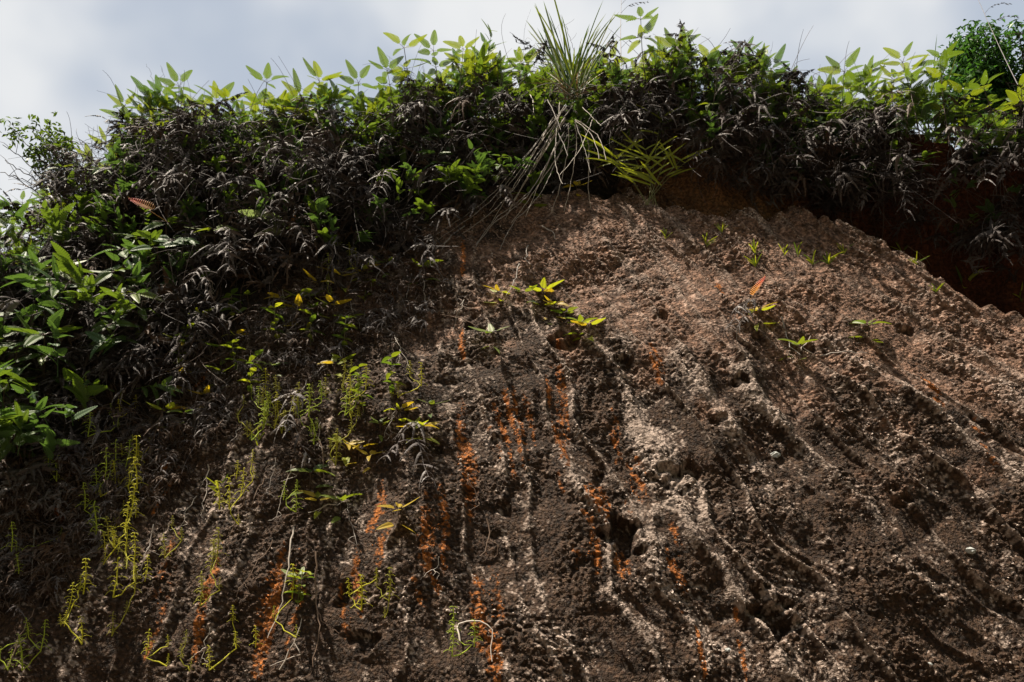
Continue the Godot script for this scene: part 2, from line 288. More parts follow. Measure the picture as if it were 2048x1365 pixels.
func build_bank() -> void:
	var v := PackedVector3Array(); var c := PackedColorArray(); var nn := PackedVector3Array(); var ix := PackedInt32Array()
	v.resize(COLUMNS * ROWS); c.resize(COLUMNS * ROWS); nn.resize(COLUMNS * ROWS); ix.resize((COLUMNS - 1) * (ROWS - 1) * 6)
	for j in ROWS:
		var row := bank_row(j)
		var rv: PackedVector3Array = row[0]; var rc: PackedColorArray = row[1]
		for i in COLUMNS:
			v[j * COLUMNS + i] = rv[i]; c[j * COLUMNS + i] = rc[i]
	var e := 0
	for j in ROWS:
		var ju := mini(j + 1, ROWS - 1) * COLUMNS; var jd := maxi(j - 1, 0) * COLUMNS
		for i in COLUMNS:
			var k := j * COLUMNS + i
			nn[k] = (v[j * COLUMNS + mini(i + 1, COLUMNS - 1)] - v[j * COLUMNS + maxi(i - 1, 0)]).cross(v[ju + i] - v[jd + i]).normalized()
			if i < COLUMNS - 1 and j < ROWS - 1:
				ix[e] = k; ix[e + 1] = k + COLUMNS; ix[e + 2] = k + 1
				ix[e + 3] = k + 1; ix[e + 4] = k + COLUMNS; ix[e + 5] = k + COLUMNS + 1
				e += 6
	var arr := []; arr.resize(Mesh.ARRAY_MAX)
	arr[Mesh.ARRAY_VERTEX] = v; arr[Mesh.ARRAY_NORMAL] = nn; arr[Mesh.ARRAY_COLOR] = c; arr[Mesh.ARRAY_INDEX] = ix
	var m := ArrayMesh.new(); m.add_surface_from_arrays(Mesh.PRIMITIVE_TRIANGLES, arr)
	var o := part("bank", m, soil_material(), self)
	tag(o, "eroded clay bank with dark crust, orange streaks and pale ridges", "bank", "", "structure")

func noise_texture(freq: float, octaves: int, seed_: int, ramp: Gradient = null) -> NoiseTexture2D:
	var n := FastNoiseLite.new(); n.noise_type = FastNoiseLite.TYPE_SIMPLEX; n.frequency = freq; n.fractal_octaves = octaves; n.fractal_gain = 0.6; n.seed = seed_
	var t := NoiseTexture2D.new(); t.width = 1024; t.height = 1024; t.seamless = true; t.noise = n
	if ramp: t.color_ramp = ramp
	return t

func soil_material() -> StandardMaterial3D:
	var m := StandardMaterial3D.new(); m.resource_name = "clay"
	m.vertex_color_use_as_albedo = true; m.roughness = 0.85; m.metallic_specular = 0.35
	m.uv1_triplanar = true; m.uv1_world_triplanar = true; m.uv1_scale = Vector3(1.3, 1.3, 1.3)
	var g := Gradient.new(); g.set_color(0, Color(0.45, 0.43, 0.42)); g.set_color(1, Color(1, 1, 1)); g.add_point(0.42, Color(0.62, 0.60, 0.58)); g.add_point(0.62, Color(0.95, 0.94, 0.93))
	m.albedo_texture = noise_texture(0.022, 6, 5, g)
	m.heightmap_enabled = true; m.heightmap_texture = noise_texture(0.03, 6, 8); m.heightmap_scale = 1.6
	return m

func _ready() -> void:
	rng.seed = 4711
	var made := []
	for k in 8:
		var n := FastNoiseLite.new(); n.noise_type = FastNoiseLite.TYPE_SIMPLEX; n.seed = 100 + k * 7; n.frequency = 1.0
		n.fractal_type = FastNoiseLite.FRACTAL_FBM if k in [0, 3] else FastNoiseLite.FRACTAL_NONE; n.fractal_octaves = 2
		made.append(n)
	n0 = made[0]; n1 = made[1]; n2_ = made[2]; n3 = made[3]; n4 = made[4]; n5 = made[5]; n6 = made[6]; n7 = made[7]
	rim_at = table(RIM)
	for k in 3001:
		var x := k * 0.02 - 30.0
		rim_at[k] += n4.get_noise_2d(x * 2.5, 5.0) * 0.09 + n5.get_noise_2d(x * 8.0, 2.0) * 0.05
	ledge_at = table(LEDGE); crest_at = table(CREST); pink_at = table(PINK); lower_at = table(LOWER_EDGE)
	for k in range(-1, 41): pits_near((k + 0.5) / 4.0)
	build_view()
	build_bank()
	build_ground()
	make_leaves()
	build_thickets()
	build_tree()
	build_shrubs()
	build_ferns()
	build_grasses()
	build_roots()
	build_club_moss()
	build_small_plants()
	build_crumbs()


func build_view() -> void:
	var cam := Camera3D.new(); cam.name = "camera"; add_child(cam)
	cam.position = Vector3(0, 1.6, 0); cam.rotation_degrees = Vector3(25, 0, 0); cam.fov = 45.0; cam.far = 900.0; cam.near = 0.05; cam.current = true
	var sun := DirectionalLight3D.new(); sun.name = "sun"; add_child(sun)
	sun.light_energy = 1.6; sun.light_angular_distance = 0.6; sun.light_color = Color(1.0, 0.95, 0.87); sun.shadow_enabled = true
	var el := deg_to_rad(68.0); var az := deg_to_rad(102.0)
	var from := Vector3(-sin(az) * cos(el), sin(el), -cos(az) * cos(el))
	sun.look_at_from_position(from * 20.0, Vector3.ZERO, Vector3(1, 0, 0))
	var env := Environment.new(); env.background_mode = Environment.BG_SKY; env.tonemap_mode = Environment.TONE_MAPPER_LINEAR
	env.tonemap_exposure = 2.4; env.sdfgi_enabled = true; env.ssao_enabled = true; env.ssil_enabled = true
	var sky := Sky.new(); var sm := PanoramaSkyMaterial.new(); sm.panorama = ImageTexture.create_from_image(sky_image()); sky.sky_material = sm; env.sky = sky
	env.background_energy_multiplier = 1.0
	var we := WorldEnvironment.new(); we.name = "world"; we.environment = env; add_child(we)

# thin bright overcast: blue-grey veils and whiter cloud, alike all round
func sky_image() -> Image:
	var im := Image.create(1024, 512, false, Image.FORMAT_RGBF)
	var n := FastNoiseLite.new(); n.noise_type = FastNoiseLite.TYPE_SIMPLEX; n.seed = 21; n.frequency = 1.5; n.fractal_type = FastNoiseLite.FRACTAL_FBM; n.fractal_octaves = 5; n.fractal_gain = 0.5
	for j in 512:
		var up := (0.5 - (j + 0.5) / 512.0) * PI
		for i in 1024:
			var ar := (i + 0.5) / 1024.0 * TAU
			var d := Vector3(sin(ar) * cos(up), sin(up), cos(ar) * cos(up))
			var f := smoothstep(-0.42, 0.34, n.get_noise_3d(d.x * 1.2, d.y * 1.6, d.z * 1.2))
			var cl := Vector3(0.205, 0.231, 0.273).lerp(Vector3(0.350, 0.355, 0.360), f)
			im.set_pixel(i, j, Color(cl.x, cl.y, cl.z))
	return im

func build_ground() -> void:
	var m := StandardMaterial3D.new(); m.resource_name = "dirt"; m.albedo_color = Color(0.12, 0.09, 0.07).linear_to_srgb(); m.roughness = 0.95
	m.uv1_triplanar = true; m.uv1_world_triplanar = true
	m.heightmap_enabled = true; m.heightmap_texture = noise_texture(0.02, 6, 3); m.heightmap_scale = 2.0
	var p := PlaneMesh.new(); p.size = Vector2(1600, 1600)
	tag(part("ground", p, m, self), "brown dirt ground at the foot of the bank", "ground", "", "structure")
	# unseen slope behind the camera, added to hold sky light off the bank
	var w := Shape.new()
	var was := []
	for i in 37:
		var ang := deg_to_rad(-108.0 + 6.0 * i)
		var col := []
		for k in 9:
			var far := 11.0 + k * 4.5
			var at := Vector3(sin(ang) * far, 0, cos(ang) * far)
			at.y = k * 4.0 + 1.6 * n3.get_noise_2d(at.x * 0.15, at.z * 0.15) * k
			if k == 0: at.y = -0.2
			col.append(at)
		if was:
			for k in 8: w.quad(was[k], was[k + 1], col[k + 1], col[k])
		was = col
	tag(part("sky_blocker_slope", w.mesh(), mat("sky_blocker_green", Color(0.035, 0.05, 0.02), 0.95), self), "added unseen slope behind the camera that dims sky light on the bank", "sky_blocker_slope", "", "structure")
	# the hilltop behind the crest
	var s := Shape.new()
	var prev := []
	for i in 41:
		var x := lerpf(-30, 30, i / 40.0); var c := look(crest_at, x)
		var d := base_depth(x, c + 0.3, look(rim_at, x), look(ledge_at, x), c)
		var row := [Vector3(x, c + 0.15, -d + 0.3), Vector3(x * 1.2, c + 0.25, -d - 14.0), Vector3(x * 2.0, c - 3.0, -d - 60.0)]
		if prev:
			for k in 2: s.quad(prev[k], row[k], row[k + 1], prev[k + 1])
		prev = row
	var hm := mat("hilltop", Color(0.05, 0.05, 0.025), 0.95)
	tag(part("hill", s.mesh(), hm, self), "overgrown hilltop behind the crest", "hill", "", "structure")


# ------------------------------------------------------------------ leaf shapes
# one fern leaflet: a midrib with comb-like lobes on both sides, along +X, upper side +Y
func comb_leaf(pairs: int, length: float, width: float, droop: float, fold: float, ragged := 0.0, full := 0.94) -> Shape:
	var s := Shape.new()
	var pts := []
	for k in pairs + 1:
		var t := float(k) / pairs
		pts.append(Vector3(length * (t - 0.12 * droop * t * t), -length * droop * t * t, 0))
	for k in pairs:
		var t := (k + 0.5) / pairs
		var a: Vector3 = pts[k]; var b: Vector3 = pts[k + 1]
		var dir := (b - a).normalized(); var step := (b - a).length()
		var up := Vector3(-dir.y, dir.x, 0)
		var w := width * minf(1.0, 0.45 + t * 3.0) * pow(maxf(0.02, 1.0 - t), 0.55) * 1.15
		for side in [-1.0, 1.0]:
			var ww := w * (1.0 - ragged * rng.randf())
			if ragged > 0.0 and rng.randf() < ragged * 0.25: continue
			var out := Vector3(0, 0, side) * ww + dir * ww * 0.35 + up * ww * (fold - ragged * rnd(0.0, 1.1))
			var mid := out * 0.55 + up * ww * 0.08
			var q := dir * step * full
			s.quad(a, a + mid, a + mid + q * 0.95, a + q)
			s.quad(a + mid, a + out, a + out + q * (0.35 if ragged > 0.0 or full < 0.5 else 0.8), a + mid + q * 0.98)
	return s

func bend(from: Vector3, to: Vector3, sag: Vector3, n := 7) -> Array:
	var p := []
	for k in n:
		var t := float(k) / (n - 1)
		p.append(from.lerp(to, t) + sag * sin(PI * t))
	return p

func facing(dir: Vector3, up := Vector3.UP) -> Basis:   # +X along dir, +Y near up
	var x := dir.normalized(); var z := x.cross(up).normalized(); var y := z.cross(x)
	return Basis(x, y, z)

# ------------------------------------------------------------------ ferns
var leaf_green := []; var leaf_dead := []; var leaf_fine := []

func green(k: int) -> StandardMaterial3D:
	match k:
		0: return mat("leaf_yellow_green", Color(0.075, 0.100, 0.014), 0.5, Color(0.17, 0.21, 0.009))
		1: return mat("leaf_green", Color(0.040, 0.070, 0.014), 0.55, Color(0.10, 0.155, 0.010))
		2: return mat("leaf_blue_green", Color(0.032, 0.066, 0.020), 0.55, Color(0.065, 0.12, 0.016))
		3: return mat("leaf_yellow", Color(0.28, 0.20, 0.015), 0.5, Color(0.42, 0.30, 0.012))
		4: return mat("leaf_rust", Color(0.16, 0.065, 0.02), 0.6, Color(0.22, 0.08, 0.015))
		5: return mat("leaf_lime", Color(0.17, 0.19, 0.015), 0.5, Color(0.36, 0.39, 0.016))
	return mat("leaf_pale", Color(0.16, 0.18, 0.09), 0.5, Color(0.2, 0.27, 0.08))

func dry(k: int) -> StandardMaterial3D:
	match k:
		0: return mat("dead_dark", Color(0.042, 0.033, 0.031), 0.65, Color.BLACK, 0.32)
		1: return mat("dead_grey", Color(0.095, 0.080, 0.078), 0.6, Color.BLACK, 0.32)
		2: return mat("dead_brown", Color(0.075, 0.048, 0.034), 0.62, Color.BLACK, 0.32)
	return mat("dead_silver", Color(0.19, 0.17, 0.165), 0.5, Color.BLACK, 0.32)

func make_leaves() -> void:
	for k in 4:
		leaf_green.append(comb_leaf(15, 1.0, 0.21, [0.05, 0.16, 0.3, -0.08][k], [0.1, 0.25, 0.35, 0.0][k]).mesh())
		leaf_dead.append(comb_leaf(14, 1.0, 0.17, [0.5, 0.8, 1.1, 0.35][k], -0.3, 0.4).mesh())
	for k in 2: leaf_fine.append(comb_leaf(26, 1.0, 0.17, [0.2, 0.45][k], 0.1).mesh())

# a fern: stalk with tiers of leaflets; size is the leaflet length
func make_fern(called: String, height: float, size: float, tiers: Array, shade: int, dead := false) -> Node3D:
	var f := Node3D.new(); f.name = called; f.set_meta("kind_name", called)
	var s := Shape.new()
	var lean := Vector3(rnd(-0.12, 0.12), 0, rnd(-0.12, 0.12)) * height
	var path := bend(Vector3(0, -0.12, 0), Vector3(0, height, 0) + lean, -lean * 0.5)
	s.tube(path, 0.0042, 0.0022, 4)
	for tier in tiers:
		var at: float = tier[0]; var count: int = tier[1]; var pitch: float = tier[2]
		var fi := clampf(at, 0.0, 1.0) * 6.0; var i0 := mini(int(fi), 5)
		var hub: Vector3 = path[i0].lerp(path[i0 + 1], fi - i0)
		var turn := rnd(0, TAU)
		for k in count:
			var az := turn + TAU * k / count + rnd(-0.3, 0.3)
			var dir := Vector3(cos(az), tan(deg_to_rad(pitch + rnd(-14, 14))), sin(az)).normalized()
			var fork := hub + dir * size * rnd(0.10, 0.32)
			s.tube([hub, hub.lerp(fork, 0.5) + Vector3(0, 0.004, 0), fork], 0.0018, 0.0012, 3)
			var dead_one: bool = dead or (tier.size() > 3 and rng.randf() < tier[3])
			var mesh: Mesh = leaf_dead[rng.randi() % 4] if dead_one else leaf_green[rng.randi() % 4]
			var sh := shade
			if rng.randf() < 0.18: sh = 0 if shade == 1 else (1 if shade < 3 else 3)
			var o := part("leaflet", mesh, (dry(rng.randi() % 3) if dead_one else green(sh)), f)
			var b := facing(dir) * Basis(Vector3.RIGHT, rnd(-0.5, 0.5))
			o.transform = Transform3D(b.scaled_local(Vector3.ONE * size * rnd(0.75, 1.15)), fork)
	part("stalk", s.mesh(), mat("stalk_dark", Color(0.05, 0.028, 0.016), 0.5) if not dead else dry(2), f)
	return f

# the same spray as one mesh, for thickets nobody could count
func spray(size: float, count: int, meshes: Array, up: float, stalk: float) -> ArrayMesh:
	var s := Shape.new()
	var tip := Vector3(stalk, stalk * up, 0)
	var path := bend(Vector3.ZERO, tip, Vector3(0, stalk * 0.2, 0))
	s.tube(path, 0.003, 0.0015, 3)
	for k in count:
		var t := 0.25 + 0.75 * k / maxf(1.0, count - 1)
		var hub: Vector3 = path[mini(6, int(t * 6.0))]
		var az := rnd(0, TAU)
		var dir := Vector3(cos(az) * 0.8 + 0.5, rnd(-0.3, 0.5) + up * 0.3, sin(az)).normalized()
		var b := facing(dir) * Basis(Vector3.RIGHT, rnd(-0.6, 0.6))
		s.add(meshes[rng.randi() % meshes.size()], Transform3D(b.scaled_local(Vector3.ONE * size * rnd(0.7, 1.2)), hub))
	return s.mesh()

func thicket(called: String, meshes: Array, places: Array, material: Material, label: String, category: String) -> void:
	var root := Node3D.new(); root.name = numbered(called); add_child(root)
	tag(root, label, category, "", "stuff")
	for m in meshes.size():
		var mine := []
		for k in range(m, places.size(), meshes.size()): mine.append(places[k])
		var mm := MultiMesh.new(); mm.transform_format = MultiMesh.TRANSFORM_3D; mm.mesh = meshes[m]; mm.instance_count = mine.size()
		for k in mine.size(): mm.set_instance_transform(k, mine[k])
		var o := MultiMeshInstance3D.new(); o.name = "fronds"; o.multimesh = mm; o.material_override = material
		root.add_child(o, true); o.set_meta("kind", "stuff")

func sky_y(x: float, d: float) -> float: return 1.6 + (look(skyline_at, x * 7.0 / d) - 1.6) * d / 7.0
var skyline_at: PackedFloat32Array

func crest_point(x: float, back: float) -> Vector3:
	var c := look(crest_at, x)
	var d := base_depth(x, c, look(rim_at, x), look(ledge_at, x), c)
	return Vector3(x, c + maxf(0.0, back) / 8.0, -d - back)

func build_thickets() -> void:
	skyline_at = table(SKYLINE)
	var dead_shapes := []; var green_shapes := []
	for k in 3:
		dead_shapes.append(comb_leaf(12, 1.0, 0.17, [0.4, 0.8, 1.1][k], -0.35, 0.4))
		green_shapes.append(comb_leaf(12, 1.0, 0.21, [0.05, 0.2, 0.35][k], 0.15))
	var dead_sprays := []; var green_sprays := []
	for k in 11:
		dead_sprays.append(spray(rnd(0.06, 0.13), rng.randi_range(8, 18), dead_shapes, rnd(-0.8, 0.4), rnd(0.14, 0.34)))
	for k in 3:   # bare tangled stems
		var t := Shape.new()
		for m in 9:
			var a := Vector3(rnd(-0.05, 0.05), rnd(-0.05, 0.05), rnd(-0.05, 0.05))
			t.tube(bend(a, a + Vector3(rnd(0.0, 0.4), rnd(-0.35, 0.3), rnd(-0.25, 0.25)), Vector3(rnd(-0.06, 0.06), rnd(-0.04, 0.1), rnd(-0.06, 0.06)), 7), 0.0022, 0.001, 3)
		dead_sprays.append(t.mesh())
	for k in 8:
		green_sprays.append(spray(rnd(0.10, 0.165), rng.randi_range(6, 9), green_shapes, rnd(0.1, 1.6), rnd(0.10, 0.22)))
	# dead fronds hang from the crest and lie over the upper face
	var places := [[], [], []]
	var tries := 0
	var made := 0
	while made < 7600 and tries < 90000:
		tries += 1
		var x := rnd(-5.2, 5.4)
		var c := look(crest_at, x); var lo := look(lower_at, x)
		if x < -2.8: lo = minf(lo, 2.4)
		var top := sky_y(x, base_depth(x, c, look(rim_at, x), look(ledge_at, x), c))
		var hi := lerpf(c, top, 0.72 if x < -1.8 else 0.6)
		var strays := x < -0.5 and rng.randf() < 0.2
		if hi < lo + 0.1: continue
		if rng.randf() > (hi - lo) / 3.0: continue
		var y := rnd(lo - 0.75, lo) if strays else rnd(lo, hi)
		# tussocks stand out, hollows between them stay open
		var tuft := n4.get_noise_2d(x * 1.5 + 60.0, y * 2.2)
		if not strays and rng.randf() > 0.55 + tuft * 1.3: continue
		if x > -0.35 and x < 0.8 and y < c + 0.3 and rng.randf() < 0.72: continue
		var p: Vector3
		if y < c:
			var near_edge := (y - lo) / maxf(0.3, c - lo)
			if not strays and rng.randf() > (0.3 if x > -1.8 else 0.7) + near_edge * 1.4: continue
			p = surf(x, y) + Vector3(rnd(-0.05, 0.05), 0, 0.02 if strays else rnd(0.0, 0.05 + ((0.24 if x < -0.6 else 0.15) + 0.30 * maxf(0.0, tuft)) * clampf(y - c + 1.4, 0.0, 1.0)))
		else:
			p = crest_point(x, rnd(-0.25 - 0.15 * tuft, 0.6)); p.y = y
		made += 1
		var dir := Vector3(rnd(-1, 1), rnd(-0.9, 0.35), rnd(-0.1, 0.8)).normalized()
		var k := 0 if rng.randf() < 0.66 else (1 if rng.randf() < 0.45 + tuft else 2)
		if strays: k = 1 + rng.randi() % 2
		places[k].append(Transform3D(facing(dir).scaled(Vector3.ONE * (rnd(0.35, 0.6) if strays else rnd(0.6, 1.25))), p))
	thicket("dead_fern_thatch", dead_sprays, places[0], dry(0), "blackish dead fern thatch massed under the green crest", "dead ferns")
	thicket("dead_fern_thatch", dead_sprays, places[1], dry(1), "grey curled dead fern fronds tangled through the dark thatch", "dead ferns")
	thicket("dead_fern_thatch", dead_sprays, places[2], dry(2), "brown withered fern fronds tangled through the dark thatch", "dead ferns")
	# green undergrowth on the crest and down the left flank
	var gp := [[], [], []]
	var grown := 0
	while grown < 950:
		var x := rnd(-5.6, 5.6)
		var clump := n4.get_noise_2d(x * 1.7 + 9.0, 3.0) * 0.6 + n5.get_noise_2d(x * 4.5, 8.0) * 0.4
		if rng.randf() > 0.75 + clump * 0.9 - (0.3 if x < -2.0 else 0.0): continue
		grown += 1
		var p := crest_point(x, rnd(-0.15, 1.1) if absf(x - 0.45) > 0.25 else rnd(0.2, 1.1))
		var top := sky_y(x, -p.z) - 0.40 + clump * 0.62
		p.y = lerpf(p.y, top, 0.3 + 0.7 * rng.randf())
		var dir := Vector3(rnd(-1, 1), rnd(0.0, 0.8), rnd(-0.6, 1)).normalized()
		var sh := 0 if rng.randf() < 0.3 else (1 if rng.randf() < 0.6 else 2)
		gp[sh].append(Transform3D(facing(dir).scaled(Vector3.ONE * rnd(0.6, 1.15)), p))
	for k in 800:   # green leaves scattered down through the thatch
		var x := rnd(-3.0, 5.0)
		var c := look(crest_at, x)
		var y := c - 1.2 * pow(rng.randf(), 1.4)
		if y < look(lower_at, x) + 0.1: continue
		gp[1 + k % 2].append(Transform3D(facing(Vector3(rnd(-1, 1), rnd(-0.2, 0.5), rnd(0.2, 1))).scaled(Vector3.ONE * rnd(0.4, 0.8)), surf(x, y) + Vector3(0, 0, rnd(0.05, 0.3))))
	for k in 90:   # flank: deep green, hanging outward to the left
		var y := rnd(2.4, 4.6)
		var lo_x := -3.4 if y < 3.2 else -3.7
		var x := rnd(lo_x, -2.1)
		if y < look(lower_at, x) - 0.1 and x > -2.75: continue
		var p := surf(maxf(x, -3.0), minf(y, look(crest_at, maxf(x, -3.0))))
		p += Vector3(minf(0.0, x + 3.0), 0, rnd(0.05, 0.4)); p.y = y
		gp[1 + k % 2].append(Transform3D(facing(Vector3(rnd(-1, 0.2), rnd(-0.5, 0.4), rnd(0, 1))).scaled(Vector3.ONE * rnd(0.7, 1.2)), p))
	thicket("fern_thicket", green_sprays, gp[0], green(0), "yellow green fern leaves crowding the crest against the sky", "ferns")
	thicket("fern_thicket", green_sprays, gp[1], green(1), "mid green fern leaves crowding the crest", "ferns")
	thicket("fern_thicket", green_sprays, gp[2], green(2), "bluish green fern leaves scattered along the crest", "ferns")

func zone(x: float) -> String:
	if x < -1.6: return "next to the twiggy shrub"
	if x < 0.1: return "between twiggy shrub and tall grass clump"
	if x < 1.2: return "around the tall grass clump"
	if x < 2.6: return "over the ochre clay hump"
	return "over the red hollow by the leafy tree"

func build_ferns() -> void:
	var protos := []
	for k in 12:
		protos.append(make_fern("fern", 0.55, 0.145, [[1.0, 5 + k % 3, 22.0], [0.8, 4 + k % 2, 8.0], [0.6, 3, -5.0, 0.35], [0.42, 3, -10.0, 0.7]], [0, 1, 2, 1, 0, 2][k % 6]))
		tag(protos[k], "green fern with star of comb leaflets", "fern")
	var n := 190
	for k in n:
		var x := lerpf(-5.0, 5.3, (k + rnd(0, 1)) / n)
		var back := rnd(-0.22, 0.5) if k % 3 else rnd(-0.3, -0.05)
		var p := crest_point(x, back)
		var top := sky_y(x, -p.z) - 0.08
		var want: float = (top - p.y + 0.35 * n4.get_noise_2d(x * 1.7 + 9.0, 3.0)) * ([1.0, 0.72, 0.5][k % 3] + rnd(-0.25, 0.10))
		var sc := rnd(0.8, 1.15)
		var h := 0.55 * sc
		p.y += maxf(-0.1, want - h - 0.05)
		var b := Basis(Vector3(rnd(-1, 1), 0, rnd(-1, 1)).normalized(), rnd(0.0, 0.35)) * Basis(Vector3.UP, rnd(0, TAU))
		var where := zone(x)
		var what: String = ["yellow green", "green", "bluish green", "green", "yellow green", "bluish green"][k % 6]
		if x < -3.02 or (absf(x - 0.45) < 0.25 and back < 0.1): continue
		copy_of(protos[k % 12], p, b.scaled(Vector3.ONE * sc), "%s forked fern on the crest %s" % [what, where], "%s crest ferns %s" % [what, where])
	# tall fern stems behind the end of the bank
	var tall := []
	for k in 5:
		tall.append(make_fern("tall_fern", 1.9, 0.15, [[1.0, 6, 20.0], [0.9, 5, 10.0], [0.8, 5, 5.0, 0.2], [0.68, 4, 0.0, 0.3], [0.56, 4, 0.0, 0.5], [0.42, 3, -5.0, 0.6]], [1, 2, 1, 0, 2][k]))
		tag(tall[k], "tall fern", "fern")
	for k in 22:
		var x := rnd(-5.4, -2.95)
		var p := crest_point(x, rnd(0.5, 2.4)); p.x = x
		var h := clampf((sky_y(x, -p.z) - p.y) * rnd(0.55, 1.0), 0.5, 3.2)
		copy_of(tall[k % 5], p, (Basis(Vector3(0, 0, 1), rnd(-0.1, 0.25)) * Basis(Vector3.UP, rnd(0, TAU))).scaled(Vector3(1, h / 1.9, 1)), "tall green fern stem behind the end of the bank beside the twiggy shrub", "tall ferns at the end of the bank")
	# ferns on the shaded left flank, tiers of long drooping leaflets
	var flank := []
	for k in 6:
		flank.append(make_fern("fern", 0.26, 0.145, [[1.0, 5, 5.0], [0.75, 5, -8.0], [0.45, 3, -15.0, 0.3]], [1, 2, 1, 2, 0, 1][k]))
		tag(flank[k], "long leaved fern", "fern")
	for k in LEFT_FERNS.size():
		var q = LEFT_FERNS[k]
		var p := surf(q[0], q[1]) + Vector3(0, 0, 0.03)
		var tilt := facing(Vector3(1, 0, 0), Vector3(rnd(-0.6, 0.0), 0.8, rnd(0.4, 1.0)))
		copy_of(flank[k % 6], p, (tilt * Basis(Vector3.UP, rnd(0, TAU))).scaled(Vector3.ONE * rnd(0.85, 1.2)), "long leaved %s fern on the overgrown flank beside the club mosses" % ["green", "bluish green", "green", "bluish green", "yellow green", "green"][k % 6], "%s flank ferns" % ["green", "bluish green", "green", "bluish green", "yellow green", "green"][k % 6])
	for k in FACE_GREENS.size():
		var q = FACE_GREENS[k]
		var p := surf(q[0], q[1]) + Vector3(0, 0, 0.22)
		var tilt := facing(Vector3(1, 0, 0), Vector3(rnd(-0.3, 0.3), 0.8, rnd(0.3, 0.8)))
		copy_of(flank[k % 6], p, (tilt * Basis(Vector3.UP, rnd(0, TAU))).scaled(Vector3.ONE * rnd(0.55, 0.8)), ("small %s fern in the thatch " + zone(q[0])) % ["green", "bluish green", "green", "bluish green", "yellow green", "green"][k % 6], ("small %s ferns in the thatch " + zone(q[0])) % ["green", "bluish green", "green", "bluish green", "yellow green", "green"][k % 6])
	# yellow-green sprouts rooted in the bare clay
	var sprouts := []
	for k in 6:
		sprouts.append(make_fern("fern_sprout", 0.07, 0.105, [[1.0, 4 + k % 2, 18.0], [0.6, 3, 0.0]], [0, 5, 0, 5, 3, 0][k]))
		tag(sprouts[k], "small yellow green fern sprout", "fern sprout")
	for k in SPROUTS.size():
		var q = SPROUTS[k]
		var p := surf(q[0], q[1])
		var tilt := facing(Vector3(1, 0, 0), Vector3(rnd(-0.2, 0.2), 0.9, rnd(0.2, 0.6)))
		var kind := k % 6
		copy_of(sprouts[kind], p, (tilt * Basis(Vector3.UP, rnd(0, TAU))).scaled(Vector3.ONE * rnd(0.75, 1.2)), ["yellow green", "lime", "yellow green", "lime", "yellow", "yellow green"][kind] + " fern sprout rooted in the bare clay face", ["yellow green", "lime", "yellow green", "lime", "yellow", "yellow green"][kind] + " sprouts on the clay")
	# grey dead fronds that hang in front
	var hang := []
	for k in 5:
		hang.append(make_dead_frond())
		tag(hang[k], "grey drooping dead fern frond", "dead fern")
	for k in DEAD_FERNS.size():
		var q = DEAD_FERNS[k]
		var upper: bool = q[1] > look(lower_at, q[0]) + 0.25
		var p := surf(q[0], q[1]) + Vector3(0, 0.05, 0.28 if upper else 0.05)
		copy_of(hang[k % 5], p, Basis(Vector3.UP, rnd(-1.2, 1.2)).scaled(Vector3.ONE * rnd(0.7, 1.1)), ("grey curled dead frond hanging from the thatch " + zone(q[0])) if upper else "grey curled dead frond lying on the bare clay", ("dead fronds in the thatch " + zone(q[0])) if upper else "dead fronds on the clay")
	for p in protos + flank + tall + sprouts + hang: p.free()

func make_dead_frond() -> Node3D:
	var f := Node3D.new(); f.name = "dead_frond"; f.set_meta("kind_name", "dead_frond")
	var s := Shape.new()
	var path := []
	var side := rnd(-0.12, 0.12)
	for k in 9:
		var t := k / 8.0
		path.append(Vector3(side * t, 0.10 * sin(PI * minf(1.0, t * 1.3)) - 0.16 * t * t, 0.24 * t - 0.03))
	s.tube(path, 0.003, 0.0012, 4)
	for k in range(2, 9):
		for sd in [-1.0, 1.0]:
			var dir := Vector3(sd, -0.15 + rnd(-0.3, 0.2), 0.55).normalized()
			var o := part("leaflet", leaf_dead[rng.randi() % 4], dry([1, 3, 1, 0][rng.randi() % 4]), f)
			o.transform = Transform3D((facing(dir) * Basis(Vector3.RIGHT, rnd(-0.4, 0.4))).scaled_local(Vector3.ONE * rnd(0.09, 0.14) * (1.15 - k * 0.07)), path[k])
	part("stalk", s.mesh(), dry(1), f)
	return f

# ------------------------------------------------------------------ grasses
func grass_blade(root: Vector3, dir: Vector3, length: float, width: float, droop: float, n := 8) -> ArrayMesh:
	var s := Shape.new(); var p := []
	var flat := Vector3(dir.x, 0, dir.z).normalized() if Vector2(dir.x, dir.z).length() > 0.02 else Vector3(1, 0, 0)
	for k in n:
		var t := float(k) / (n - 1)
		p.append(root + dir.normalized() * length * t + (flat * 0.5 + Vector3.DOWN) * droop * length * t * t)
	var side := dir.cross(Vector3(rnd(-0.3, 0.3), 0.1, 1)).normalized()
	s.ribbon(p, side, width, 0.5, 0.25)
	return s.mesh()

